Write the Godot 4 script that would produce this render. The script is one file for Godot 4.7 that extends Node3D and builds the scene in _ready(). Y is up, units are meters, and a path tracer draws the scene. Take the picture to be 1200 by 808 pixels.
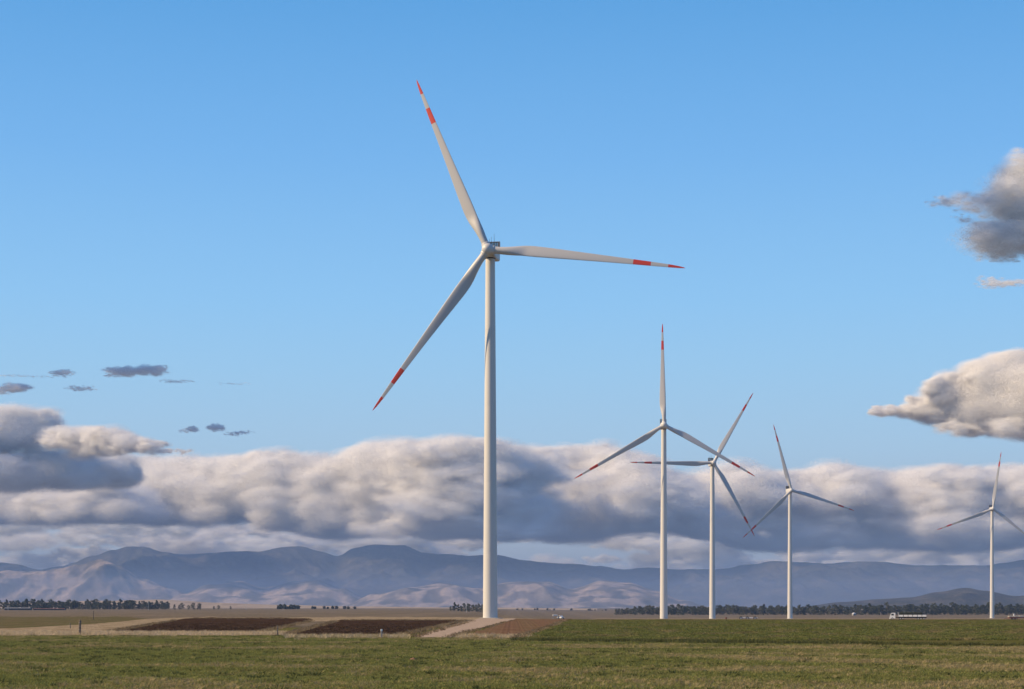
extends Node3D

# Wind farm on a gently falling plain, mountains and evening clouds behind.
# Distances in metres; the viewer stands at the origin with the eye EYE above the field and looks along -z.
const EYE := 3.0
const FOC := 2000.0        # focal length in units of the 1200 x 808 picture
const HORIZON := 711.0     # row of eye level in that picture
const SUN_EL := 36.0
const RANGE_D := 18000.0

const LD := [0.0, 20.0, 100.0, 154.0, 250.0, 375.0, 555.0, 800.0, 1056.0, 1400.0, 1900.0, 2400.0, 3500.0, 6000.0, 12000.0, 60000.0]
const LEFT_H := [0.0, 0.0, 0.0, 0.0, -0.08, -0.28, -0.75, -1.2, -1.5, -1.6, -1.65, -1.7, -2.25, -3.6, -6.0, -10.0]
const RIGHT_H := [0.0, 0.0, 0.0, 0.0, -0.06, -0.22, -1.5, -3.36, -5.2, -7.5, -10.3, -9.6, -8.4, -7.8, -9.0, -10.0]

var rng := RandomNumberGenerator.new()
var bump_noise := FastNoiseLite.new()
var patch_noise := FastNoiseLite.new()
var taken := {}
var M := {}

# ---------------------------------------------------------------- small helpers
func numbered(called: String) -> String:
	if not taken.has(called):
		taken[called] = 0
		return called
	taken[called] += 1
	return "%s_%03d" % [called, taken[called]]

func tag(o: Node, label: String, category: String, group := "", kind := "") -> void:
	o.set_meta("label", label)
	if category != "":
		o.set_meta("category", category)
	if group != "":
		o.set_meta("group", group)
	if kind != "":
		o.set_meta("kind", kind)

func thing(called: String, at: Vector3, turn: float, label: String, category: String, group := "") -> Node3D:
	var o := Node3D.new()
	o.name = numbered(called)
	add_child(o)
	o.position = at
	o.rotation.y = turn
	tag(o, label, category, group)
	return o

func put(called: String, mesh: Mesh, m: Material, parent: Node) -> MeshInstance3D:
	var o := MeshInstance3D.new()
	o.name = numbered(called) if parent == self else called
	o.mesh = mesh
	o.material_override = m
	parent.add_child(o, true)
	return o

func begin() -> SurfaceTool:
	var st := SurfaceTool.new()
	st.begin(Mesh.PRIMITIVE_TRIANGLES)
	return st

func done(st: SurfaceTool) -> ArrayMesh:
	st.generate_normals()
	return st.commit()

func lin(r: float, g: float, b: float) -> Color:
	return Color(r, g, b).linear_to_srgb()

func mat(r: float, g: float, b: float, rough := 0.8, metallic := 0.0) -> StandardMaterial3D:
	var m := StandardMaterial3D.new()
	m.albedo_color = lin(r, g, b)
	m.roughness = rough
	m.metallic = metallic
	return m

# triangle whose front (clockwise in Godot) points away from the inner point
func tri(st: SurfaceTool, a: Vector3, b: Vector3, c: Vector3, inner: Vector3) -> void:
	if (b - a).cross(c - a).dot((a + b + c) / 3.0 - inner) > 0.0:
		st.add_vertex(a); st.add_vertex(c); st.add_vertex(b)
	else:
		st.add_vertex(a); st.add_vertex(b); st.add_vertex(c)

func quad(st: SurfaceTool, a: Vector3, b: Vector3, c: Vector3, d: Vector3, inner: Vector3) -> void:
	tri(st, a, b, c, inner)
	tri(st, a, c, d, inner)

# box with chamfered edges
func box(st: SurfaceTool, at: Vector3, size: Vector3, ch := 0.0, turn := Basis.IDENTITY) -> void:
	st.set_smooth_group(-1)
	var h := size / 2.0
	if ch <= 0.0:
		var p := []
		for i in 8:
			p.append(at + turn * Vector3(h.x * (1 if i & 1 else -1), h.y * (1 if i & 2 else -1), h.z * (1 if i & 4 else -1)))
		for f in [[0, 1, 3, 2], [4, 5, 7, 6], [0, 1, 5, 4], [2, 3, 7, 6], [0, 2, 6, 4], [1, 3, 7, 5]]:
			quad(st, p[f[0]], p[f[1]], p[f[2]], p[f[3]], at)
		return
	var rings := []
	for k in [[-h.y, ch], [-h.y + ch, 0.0], [h.y - ch, 0.0], [h.y, ch]]:
		var x: float = h.x - k[1]
		var z: float = h.z - k[1]
		var y: float = k[0]
		var ring := []
		for c in [[x - ch, z], [x, z - ch], [x, -z + ch], [x - ch, -z], [-x + ch, -z], [-x, -z + ch], [-x, z - ch], [-x + ch, z]]:
			ring.append(at + turn * Vector3(c[0], y, c[1]))
		rings.append(ring)
	loft(st, rings, true, -1)

func loft(st: SurfaceTool, rings: Array, caps := true, smooth := 0) -> void:
	st.set_smooth_group(smooth)
	var mid := []
	for r in rings:
		var m := Vector3.ZERO
		for v in r:
			m += v
		mid.append(m / r.size())
	for i in rings.size() - 1:
		var a: Array = rings[i]
		var b: Array = rings[i + 1]
		var inner: Vector3 = (mid[i] + mid[i + 1]) / 2.0
		for k in a.size():
			var k2: int = (k + 1) % a.size()
			quad(st, a[k], a[k2], b[k2], b[k], inner)
	if caps:
		st.set_smooth_group(-1)
		for e in [0, rings.size() - 1]:
			var r: Array = rings[e]
			var o: int = 1 if e == 0 else rings.size() - 2
			for k in r.size():
				tri(st, r[k], r[(k + 1) % r.size()], mid[e], mid[o])

func circle(at: Vector3, ax: Vector3, ay: Vector3, r: float, n: int) -> Array:
	var out := []
	for k in n:
		var t := TAU * k / n
		out.append(at + (ax * cos(t) + ay * sin(t)) * r)
	return out

# tapered tube along a chain of points
func tube(st: SurfaceTool, pts: Array, radii: Array, n := 8, caps := true) -> void:
	var rings := []
	for i in pts.size():
		var dir: Vector3 = (pts[min(i + 1, pts.size() - 1)] - pts[max(i - 1, 0)]).normalized()
		var ax := dir.cross(Vector3(0.31, 0.2, 0.93)).normalized()
		rings.append(circle(pts[i], ax, dir.cross(ax).normalized(), radii[i], n))
	loft(st, rings, caps, 0)

func lathe(st: SurfaceTool, prof: Array, n := 24, at := Vector3.ZERO, up := Vector3.UP) -> void:
	var ax := up.cross(Vector3(0.31, 0.2, 0.93)).normalized()
	var ay := up.cross(ax).normalized()
	var rings := []
	for p in prof:
		rings.append(circle(at + up * p[1], ax, ay, maxf(p[0], 0.001), n))
	loft(st, rings, true, 0)

# ---------------------------------------------------------------- the lie of the land
func table(t: Array, d: float) -> float:
	var i := 0
	while i < LD.size() - 2 and LD[i + 1] < d:
		i += 1
	# cubic through the knots keeps the plain free of kinks
	var x0: float = LD[i]
	var x1: float = LD[i + 1]
	var f := clampf((d - x0) / (x1 - x0), 0.0, 1.0)
	var s0: float = (t[i + 1] - t[i - 1]) / (LD[i + 1] - LD[i - 1]) if i > 0 else 0.0
	var s1: float = (t[i + 2] - t[i]) / (LD[i + 2] - LD[i]) if i < LD.size() - 2 else 0.0
	var w := x1 - x0
	var f2 := f * f
	var f3 := f2 * f
	return t[i] * (2 * f3 - 3 * f2 + 1) + s0 * w * (f3 - 2 * f2 + f) + t[i + 1] * (-2 * f3 + 3 * f2) + s1 * w * (f3 - f2)

func land(x: float, z: float) -> float:
	var d := sqrt(x * x + z * z)
	if z < -1.0:
		d = lerpf(d, -z, smoothstep(0.0, 1.0, clampf(1.6 - absf(x / z), 0.0, 1.0)))
	var u := x / maxf(-z, absf(x) + 0.01)
	var s := smoothstep(-0.06, 0.05, u)
	var h := lerpf(table(LEFT_H, d), table(RIGHT_H, d), s)
	if d < 162.0:
		h += bump_noise.get_noise_2d(x, z) * 0.16 * smoothstep(162.0, 125.0, d)
	return h

# the point of the plain that column px, row py of the picture shows
func spot(px: float, py: float) -> Vector3:
	var u := (px - 600.0) / FOC
	var lo := 20.0
	var hi := 20000.0
	for i in 40:
		var d := sqrt(lo * hi)
		var p := (EYE - land(u * d, -d)) * FOC / d
		if p > py - HORIZON:
			lo = d
		else:
			hi = d
	var z := sqrt(lo * hi)
	return Vector3(u * z, land(u * z, -z), -z)

# the point of the plain in column px at distance d
func off(px: float, d: float) -> Vector3:
	var x := (px - 600.0) / FOC * d
	return Vector3(x, land(x, -d), -d)

func grid_mesh(nx: int, nz: int, at: Callable, soft := 0.0) -> ArrayMesh:
	var v := PackedVector3Array()
	v.resize(nx * nz)
	for j in nz:
		for i in nx:
			v[j * nx + i] = at.call(i, j)
	var n := PackedVector3Array()
	n.resize(nx * nz)
	for j in nz:
		for i in nx:
			var dx := v[j * nx + mini(i + 1, nx - 1)] - v[j * nx + maxi(i - 1, 0)]
			var dz := v[mini(j + 1, nz - 1) * nx + i] - v[maxi(j - 1, 0) * nx + i]
			var c := dx.cross(dz).normalized()
			n[j * nx + i] = c if c.y >= 0.0 else -c
	var idx := PackedInt32Array()
	idx.resize((nx - 1) * (nz - 1) * 6)
	var k := 0
	for j in nz - 1:
		for i in nx - 1:
			var a := j * nx + i
			var up := (v[a + 1] - v[a]).cross(v[a + nx] - v[a]).y > 0.0
			var q := [a, a + nx, a + 1, a + 1, a + nx, a + nx + 1] if up else [a, a + 1, a + nx, a + 1, a + nx + 1, a + nx]
			for e in 6:
				idx[k + e] = q[e]
			k += 6
	var arr := []
	arr.resize(Mesh.ARRAY_MAX)
	arr[Mesh.ARRAY_VERTEX] = v
	arr[Mesh.ARRAY_NORMAL] = n
	arr[Mesh.ARRAY_INDEX] = idx
	var mesh := ArrayMesh.new()
	mesh.add_surface_from_arrays(Mesh.PRIMITIVE_TRIANGLES, arr)
	return mesh

# ---------------------------------------------------------------- materials with grain
func noise_tex(seed_: int, freq: float, cols: Array, stops: Array, oct := 5, size := 512) -> NoiseTexture2D:
	var n := FastNoiseLite.new()
	n.seed = seed_
	n.noise_type = FastNoiseLite.TYPE_SIMPLEX_SMOOTH
	n.frequency = freq
	n.fractal_octaves = oct
	var g := Gradient.new()
	g.offsets = PackedFloat32Array(stops)
	var pc := PackedColorArray()
	for c in cols:
		pc.append(c)
	g.colors = pc
	var t := NoiseTexture2D.new()
	t.width = size
	t.height = size
	t.seamless = true
	t.noise = n
	t.color_ramp = g
	return t

func ground_mat(seed_: int, metres: float, cols: Array, stops: Array, fine: float, strength: float, rough := 0.95) -> StandardMaterial3D:
	var m := StandardMaterial3D.new()
	m.roughness = rough
	m.metallic_specular = 0.0
	m.albedo_texture = noise_tex(seed_, 0.012, cols, stops)
	m.uv1_triplanar = true
	m.uv1_world_triplanar = true
	m.uv1_scale = Vector3.ONE / metres
	m.detail_enabled = true
	m.detail_blend_mode = BaseMaterial3D.BLEND_MODE_MUL
	var lo := 1.0 - strength
	m.detail_albedo = noise_tex(seed_ + 50, 0.03, [Color(lo, lo, lo), Color(1, 1, 1)], [0.25, 0.75], 4, 256)
	m.detail_uv_layer = BaseMaterial3D.DETAIL_UV_2
	m.uv2_triplanar = true
	m.uv2_world_triplanar = true
	m.uv2_scale = Vector3.ONE / fine
	return m

# ---------------------------------------------------------------- sky
const SKY_KEYS := [[-2500, 34, 82, 150], [-520, 58, 116, 190], [-200, 78, 147, 215], [0, 95, 166, 229], [185, 121, 185, 243], [355, 148, 205, 250], [435, 162, 211, 247], [530, 178, 214, 240], [610, 188, 206, 220], [711, 196, 198, 205]]

func sky_base(y: float) -> Color:
	for i in SKY_KEYS.size() - 1:
		var a: Array = SKY_KEYS[i]
		var b: Array = SKY_KEYS[i + 1]
		if y <= b[0] or i == SKY_KEYS.size() - 2:
			var f := clampf((y - a[0]) / (b[0] - a[0]), 0.0, 1.0)
			return Color8(int(a[1]), int(a[2]), int(a[3])).srgb_to_linear().lerp(Color8(int(b[1]), int(b[2]), int(b[3])).srgb_to_linear(), f)
	return Color.BLACK

func blobs(list: Array, x: float, y: float) -> float:
	var s := 0.0
	for b in list:
		var dx: float = (x - b[0]) / b[2]
		var dy: float = (y - b[1]) / b[3]
		var q := dx * dx + dy * dy
		if q < 6.0:
			s += b[4] * exp(-q)
	return s

func outline(list: Array, x: float) -> float:
	for i in list.size() - 1:
		if x <= list[i + 1][0]:
			var f := clampf((x - list[i][0]) / (list[i + 1][0] - list[i][0]), 0.0, 1.0)
			f = f * f * (3.0 - 2.0 * f)
			return lerpf(list[i][1], list[i + 1][1], f)
	return list[-1][1]

func c8(r: int, g: int, b: int) -> Color:
	return Color8(r, g, b).srgb_to_linear()

# clear evening air: deep blue overhead, paler and greyer towards the horizon
func make_sky() -> ImageTexture:
	const W := 1024
	var im := Image.create(W, W / 2, false, Image.FORMAT_RGBF)
	for j in W / 2:
		var el := (W / 4.0 - j - 0.5) / W * TAU
		var c := c8(150, 150, 150)
		if el > 0.0:
			c = sky_base(HORIZON - FOC * tan(minf(el, 1.4)))
		im.fill_rect(Rect2i(0, j, W, 1), c)
	return ImageTexture.create_from_image(im)

func _ready() -> void:
	rng.seed = 7
	bump_noise.seed = 3
	bump_noise.frequency = 0.05
	bump_noise.fractal_octaves = 4
	patch_noise.seed = 9
	patch_noise.frequency = 0.03
	patch_noise.fractal_octaves = 4
	# ---- camera: level, with the lens shifted up so that towers stay upright
	var cam := Camera3D.new()
	add_child(cam)
	cam.position = Vector3(0, EYE, 0)
	cam.projection = Camera3D.PROJECTION_FRUSTUM
	cam.near = 0.5
	cam.far = 90000.0
	cam.size = 808.0 / FOC * cam.near
	cam.frustum_offset = Vector2(0, (HORIZON - 404.0) / FOC * cam.near)
	cam.current = true
	# ---- sky and air
	var env := Environment.new()
	env.background_mode = Environment.BG_SKY
	var sky := Sky.new()
	var pano := PanoramaSkyMaterial.new()
	pano.panorama = make_sky()
	pano.energy_multiplier = 0.782
	sky.sky_material = pano
	env.sky = sky
	env.tonemap_mode = Environment.TONE_MAPPER_LINEAR
	env.tonemap_exposure = 1.28
	env.fog_enabled = true
	env.fog_density = 0.00005
	env.fog_light_color = Color(0.64, 0.78, 1.0)
	env.volumetric_fog_enabled = true
	env.volumetric_fog_density = 0.0
	env.sdfgi_enabled = true
	env.ssao_enabled = true
	env.ssil_enabled = true
	var we := WorldEnvironment.new()
	we.environment = env
	add_child(we)
	# ---- low sun from the left, a little behind the viewer
	var sun := DirectionalLight3D.new()
	add_child(sun)
	var el := deg_to_rad(SUN_EL)
	var towards := Vector3(-sin(deg_to_rad(95.0)) * cos(el), sin(el), -cos(deg_to_rad(95.0)) * cos(el))
	sun.look_at_from_position(Vector3.ZERO, -towards, Vector3.UP)
	sun.light_energy = 1.6
	sun.light_color = Color(1.0, 0.885, 0.71)
	sun.light_angular_distance = 0.5
	sun.shadow_enabled = true

	make_materials()
	build_ground()
	build_mountains()
	build_mist()
	build_clouds()
	build_turbines()
	build_trees()
	build_buildings_and_poles()
	build_vehicles()
	build_posts()
	build_grass()

# ---------------------------------------------------------------- materials
func make_materials() -> void:
	M.pasture = ground_mat(1, 55.0, [lin(0.13, 0.135, 0.042), lin(0.16, 0.16, 0.052), lin(0.18, 0.168, 0.064), lin(0.22, 0.19, 0.09)], [0.2, 0.45, 0.65, 0.9], 3.5, 0.35)
	M.wheat = ground_mat(2, 120.0, [lin(0.092, 0.096, 0.03), lin(0.108, 0.108, 0.036), lin(0.125, 0.11, 0.045)], [0.2, 0.5, 0.85], 9.0, 0.16)
	M.plough = ground_mat(3, 60.0, [lin(0.05, 0.032, 0.022), lin(0.066, 0.041, 0.028), lin(0.095, 0.06, 0.042)], [0.2, 0.5, 0.85], 5.0, 0.3)
	M.red_soil = ground_mat(4, 30.0, [lin(0.15, 0.085, 0.055), lin(0.24, 0.15, 0.1), lin(0.15, 0.125, 0.06)], [0.2, 0.55, 0.85], 4.0, 0.3)
	M.straw = ground_mat(5, 25.0, [lin(0.24, 0.185, 0.115), lin(0.4, 0.32, 0.21), lin(0.48, 0.39, 0.28)], [0.2, 0.5, 0.85], 2.5, 0.35)
	M.gravel = ground_mat(6, 20.0, [lin(0.38, 0.3, 0.24), lin(0.46, 0.36, 0.29), lin(0.33, 0.27, 0.2)], [0.2, 0.5, 0.85], 2.0, 0.2)
	M.olive = ground_mat(7, 60.0, [lin(0.11, 0.105, 0.05), lin(0.15, 0.135, 0.07), lin(0.18, 0.12, 0.08)], [0.2, 0.55, 0.85], 6.0, 0.25)
	M.stubble = ground_mat(8, 260.0, [lin(0.145, 0.125, 0.092), lin(0.195, 0.163, 0.122), lin(0.25, 0.203, 0.153)], [0.2, 0.5, 0.85], 25.0, 0.25)
	M.pale = ground_mat(9, 600.0, [lin(0.34, 0.28, 0.22), lin(0.4, 0.33, 0.26), lin(0.28, 0.22, 0.16)], [0.2, 0.5, 0.85], 60.0, 0.15)
	M.range = ground_mat(10, 2600.0, [lin(0.06, 0.06, 0.05), lin(0.085, 0.08, 0.066), lin(0.19, 0.155, 0.12)], [0.25, 0.55, 0.85], 420.0, 0.3)
	M.range_near = ground_mat(12, 900.0, [lin(0.05, 0.052, 0.04), lin(0.075, 0.07, 0.055), lin(0.14, 0.12, 0.09)], [0.25, 0.55, 0.85], 150.0, 0.3)
	M.foot = ground_mat(11, 1700.0, [lin(0.09, 0.085, 0.07), lin(0.15, 0.124, 0.1), lin(0.42, 0.33, 0.26)], [0.3, 0.46, 0.6], 400.0, 0.15)  # palest tone paints sun patches into the slopes, besides some grain fields
	M.cloud = mat(0.97, 0.952, 0.92, 1.0)
	M.cloud.metallic_specular = 0.0
	M.cloud.backlight_enabled = true
	M.cloud.backlight = lin(0.75, 0.75, 0.75)
	M.tower = mat(0.63, 0.61, 0.57, 0.5)
	M.blade = mat(0.52, 0.508, 0.495, 0.45)
	M.red = mat(0.64, 0.055, 0.026, 0.45)
	M.hub = mat(0.58, 0.57, 0.55, 0.45)
	M.grey = mat(0.2, 0.2, 0.205, 0.6)
	M.dark = mat(0.03, 0.032, 0.036, 0.6)
	M.concrete = mat(0.36, 0.34, 0.31, 0.9)
	M.white = mat(0.75, 0.75, 0.74, 0.4)
	M.black = mat(0.012, 0.012, 0.013, 0.7)
	M.glass = mat(0.02, 0.025, 0.03, 0.08)
	M.cargo = mat(0.022, 0.028, 0.018, 0.9)
	M.rust = mat(0.14, 0.045, 0.03, 0.8)
	M.wood = mat(0.14, 0.115, 0.09, 0.9)
	M.steel = mat(0.4, 0.41, 0.42, 0.5)
	M.roof = mat(0.2, 0.21, 0.23, 0.8)
	M.bark = mat(0.16, 0.13, 0.105, 0.9)

# ---------------------------------------------------------------- ground and fields
func build_ground() -> void:
	# one sheet from the viewer's feet to far beyond the mountains
	var cols := []
	for i in 44:
		cols.append(-180.0 + i * (157.0 / 44))
	for i in 331:
		cols.append(-23.0 + i * (46.0 / 330))
	for i in 44:
		cols.append(23.0 + (i + 1) * (157.0 / 44))
	var rows := [0.5, 5.0, 12.0]
	while rows[-1] < 45000.0:
		rows.append(rows[-1] * (1.022 if rows[-1] > 30.0 else 1.12))
	var mesh := grid_mesh(cols.size(), rows.size(), func(i: int, j: int):
		var a := deg_to_rad(cols[i])
		var x: float = rows[j] * sin(a)
		var z: float = -rows[j] * cos(a)
		return Vector3(x, land(x, z), z))
	var g := put("ground", mesh, M.pasture, self)
	tag(g, "grazed green and straw coloured pasture in the foreground", "", "", "structure")
	# fields: rows of [row of the picture, left column, right column], each laid a little above the ground
	field("far_stubble_field", "pinkish brown stubble plain stretching to the far trees", M.stubble, 0.02, [[711.7, -300, 1500], [714, -300, 1500], [718, -300, 1500], [723, -300, 1500], [726, -300, 1500], [727.2, -300, 1500], [730, -300, 1500], [736, -300, 640]], 0.0)
	field("olive_field", "olive brown field below the left tree row", M.olive, 0.035, [[723.6, -300, 150], [726, -300, 175], [730, -300, 140], [736, -300, 90], [741, -300, 20], [746, -300, -20]], 6.0)
	field("straw_track", "pale straw coloured verge curving up to the left plain", M.straw, 0.05, [[724.2, 235, 540], [725.2, 195, 590], [726.6, 165, 640], [728.6, 150, 420], [732, 110, 190], [736, 40, 170], [740, -60, 160], [743, -300, 345], [745.2, -300, 338], [746.2, -200, 240]], 5.0)
	field("ploughed_field", "dark brown ploughed field left of the gravel road", M.plough, 0.065, [[724.8, 245, 330], [726.0, 215, 362], [728, 205, 368], [731, 180, 352], [735, 160, 336], [738, 148, 325], [741.2, 128, 305], [742.6, 135, 300]], 4.0)
	field("ploughed_field", "dark brown ploughed field beside the big turbine's gravel road", M.plough, 0.065, [[727.6, 400, 545], [729, 392, 541], [732, 380, 530], [736, 364, 512], [740, 350, 497], [744, 336, 480], [747.2, 345, 466]], 4.0)
	field("red_soil_strip", "reddish brown bare soil right of the gravel road", M.red_soil, 0.065, [[726.4, 602, 668], [728, 600, 664], [731, 590, 656], [735, 580, 645], [739, 566, 634], [744, 548, 620], [749, 534, 607]], 4.0)
	field("gravel_road", "pale gravel road leading up to the big turbine's foot", M.gravel, 0.08, [[726.3, 560, 604], [727.6, 556, 602], [729, 549, 595], [731, 541, 586], [734, 530, 574], [738, 515, 560], [743, 499, 543], [748.4, 486, 527]], 2.0)
	field("green_wheat_field", "smooth dark green field below the four far turbines", M.wheat, 0.08, [[727.2, 668, 1600], [728.4, 662, 1600], [732, 652, 1600], [736, 645, 1600], [741, 634, 1600], [746, 622, 1600], [750.6, 608, 1600], [752.5, 760, 1600], [754.5, 905, 1600], [757, 1090, 1600]], 3.0)
	field("straw_verge", "thin pale grass verge along the far edge of the green field", M.straw, 0.1, [[726.5, 700, 1500], [727.15, 690, 1500]], 0.0)

func field(called: String, label: String, m: Material, lift: float, rows: Array, ragged: float) -> void:
	var ys := []
	var y: float = rows[0][0]
	while y < rows[-1][0]:
		ys.append(y)
		y += 0.25
	ys.append(rows[-1][0])
	const N := 90
	var grid := []
	var width := 1.0
	for yy in ys:
		var k := 0
		while k < rows.size() - 2 and rows[k + 1][0] < yy:
			k += 1
		var f: float = clampf((yy - rows[k][0]) / (rows[k + 1][0] - rows[k][0]), 0.0, 1.0)
		var l: float = lerpf(rows[k][1], rows[k + 1][1], f)
		var r: float = lerpf(rows[k][2], rows[k + 1][2], f)
		l += patch_noise.get_noise_2d(yy * 14.0, lift * 1300.0) * ragged
		r += patch_noise.get_noise_2d(yy * 14.0, lift * 1300.0 + 77.0) * ragged
		grid.append([l, r, yy])
	var edge := ragged * 0.13
	var mesh := grid_mesh(N + 1, grid.size(), func(i: int, j: int):
		var g: Array = grid[j]
		var px: float = lerpf(g[0], g[1], float(i) / N)
		var py: float = g[2]
		if j == 0 or j == grid.size() - 1:
			py += patch_noise.get_noise_2d(px * 1.3, 31.0 + j) * edge * 2.0
		var p := spot(px, py)
		return p + Vector3(0, lift * clampf(-p.z / 200.0, 1.0, 30.0), 0))
	var o := put(called, mesh, m, self)
	tag(o, label, "", "", "structure")

# ---------------------------------------------------------------- mountains
const SKYLINE := [[-700, 668], [-500, 655], [-350, 662], [-200, 650], [-100, 655], [0, 660], [20, 662], [45, 668], [70, 665], [85, 661], [110, 652], [130, 645], [150, 641], [165, 641], [190, 647], [215, 650], [260, 648], [300, 647], [330, 643], [350, 641], [375, 647], [395, 651], [415, 643], [440, 638], [470, 640], [500, 648], [540, 652], [580, 651], [620, 657], [660, 661], [700, 664], [730, 668], [760, 665], [790, 667], [840, 668], [880, 662], [910, 658], [940, 659], [970, 661], [1000, 658], [1030, 659], [1080, 663], [1110, 664], [1150, 662], [1180, 660], [1205, 657], [1300, 652], [1450, 660], [1600, 655], [1900, 668]]

func build_mountains() -> void:
	var ridge := FastNoiseLite.new()
	ridge.seed = 21
	ridge.noise_type = FastNoiseLite.TYPE_SIMPLEX_SMOOTH
	ridge.fractal_type = FastNoiseLite.FRACTAL_RIDGED
	ridge.frequency = 0.0004
	ridge.fractal_octaves = 6
	ridge.fractal_gain = 0.5
	var crag := FastNoiseLite.new()
	crag.seed = 4
	crag.frequency = 0.0014
	crag.fractal_octaves = 4
	var nx := 900
	var nz := 130
	var near := 14200.0
	var far := 23000.0
	var mesh := grid_mesh(nx, nz, func(i: int, j: int):
		var px := -700.0 + 2600.0 * i / (nx - 1)
		var d := near + (far - near) * j / (nz - 1)
		var x := (px - 600.0) / FOC * d
		var crest := (HORIZON - outline(SKYLINE, px)) / FOC * RANGE_D + EYE
		crest += crag.get_noise_2d(px * 14.0, 0.0) * 16.0
		var t := clampf((d - near) / (RANGE_D - near), 0.0, 1.0)
		var shape := 0.0
		if d <= RANGE_D:
			shape = 0.2 * smoothstep(0.0, 0.4, t) + 0.8 * pow(t, 1.6)
		else:
			shape = 1.0 - 0.9 * smoothstep(0.0, 1.0, (d - RANGE_D) / (far - RANGE_D))
		var spur := ridge.get_noise_2d(x, -d * 0.6)
		var loose := sin(PI * clampf(t, 0.0, 1.0)) if d <= RANGE_D else 0.0
		var h := crest * shape + loose * (spur * 0.42 + 0.05) * crest + crag.get_noise_2d(x, d) * 44.0 * (loose + 0.15)
		h = lerpf(-14.0, h, smoothstep(0.0, 0.08, t))
		if d <= RANGE_D:
			h = minf(h, crest * d / RANGE_D * 0.985 + 14.0 * t)
		return Vector3(x, h, -d))
	var o := put("mountain_range", mesh, M.range, self)
	tag(o, "long blue mountain range along the whole horizon", "", "", "structure")
	# lower hills in front, with sun patches painted in among pale dry fields
	hills("foothills", "pinkish dry foothill with painted sun patches standing before the far left mountain", M.foot, 13000.0, 2000.0, [[-420, 690], [-260, 676], [-120, 684], [-40, 676], [20, 672], [60, 671], [90, 664], [118, 660], [140, 666], [170, 680], [205, 692], [240, 710]], 31)
	hills("foothills", "low pale spurs with painted sun patches below the second mountain from the left", M.foot, 12400.0, 1900.0, [[180, 711], [215, 697], [245, 687], [280, 683], [310, 690], [345, 684], [370, 682], [400, 691], [430, 702], [450, 711]], 33)
	hills("foothills", "pale spurs with painted sun patches behind the big turbine's tower", M.foot, 11800.0, 1900.0, [[400, 711], [440, 697], [480, 690], [520, 685], [560, 691], [600, 684], [640, 683], [670, 691], [705, 681], [735, 684], [770, 694], [800, 704], [830, 711]], 35)
	hills("foothills", "dark rounded hill behind the trees at the right", M.range_near, 8200.0, 2200.0, [[940, 711], [990, 706], [1030, 703], [1065, 701], [1100, 695], [1130, 691], [1155, 694], [1190, 700], [1240, 697], [1320, 690], [1420, 700], [1500, 711]], 37)
	hills("pale_rise", "low pale grain stubble rise behind the left trees", M.pale, 5200.0, 1500.0, [[-300, 709], [-60, 706.5], [60, 706], [130, 705], [190, 703.5], [250, 707], [330, 709.5], [420, 711.2], [560, 712.6], [700, 713.5]], 41)

func build_mist() -> void:
	var fog := FogVolume.new()
	fog.name = "valley_mist"
	fog.shape = RenderingServer.FOG_VOLUME_SHAPE_BOX
	fog.size = Vector3(26000, 210, 6500)
	fog.position = Vector3(0, 88, -10600)
	var m := FogMaterial.new()
	m.density = 0.00006
	m.albedo = Color(0.7, 0.8, 1.0)
	fog.material = m
	add_child(fog)
	tag(fog, "pale blue mist lying low before the mountains", "mist", "", "stuff")

# ---------------------------------------------------------------- clouds
# a loose ball of fine white flakes; thousands of them heaped together make a cloud that light filters into
func puff_mesh(seed_: int, n: int, size: float) -> ArrayMesh:
	var r := RandomNumberGenerator.new()
	r.seed = seed_
	var st := begin()
	st.set_smooth_group(-1)
	for k in n:
		var p := Vector3(r.randfn(), r.randfn(), r.randfn()).normalized() * pow(r.randf(), 0.62)
		var nrm := (p.normalized() + Vector3(r.randfn(), r.randfn(), r.randfn()) * 0.32).normalized()
		var ax := nrm.cross(Vector3(r.randfn(), r.randfn(), r.randfn())).normalized()
		var bx := nrm.cross(ax).normalized()
		var s := size * r.randf_range(0.7, 1.3)
		var inner := p - nrm
		quad(st, p - ax * s, p + bx * s * 0.75, p + ax * s, p - bx * s * 0.75, inner)
	return done(st)

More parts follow.
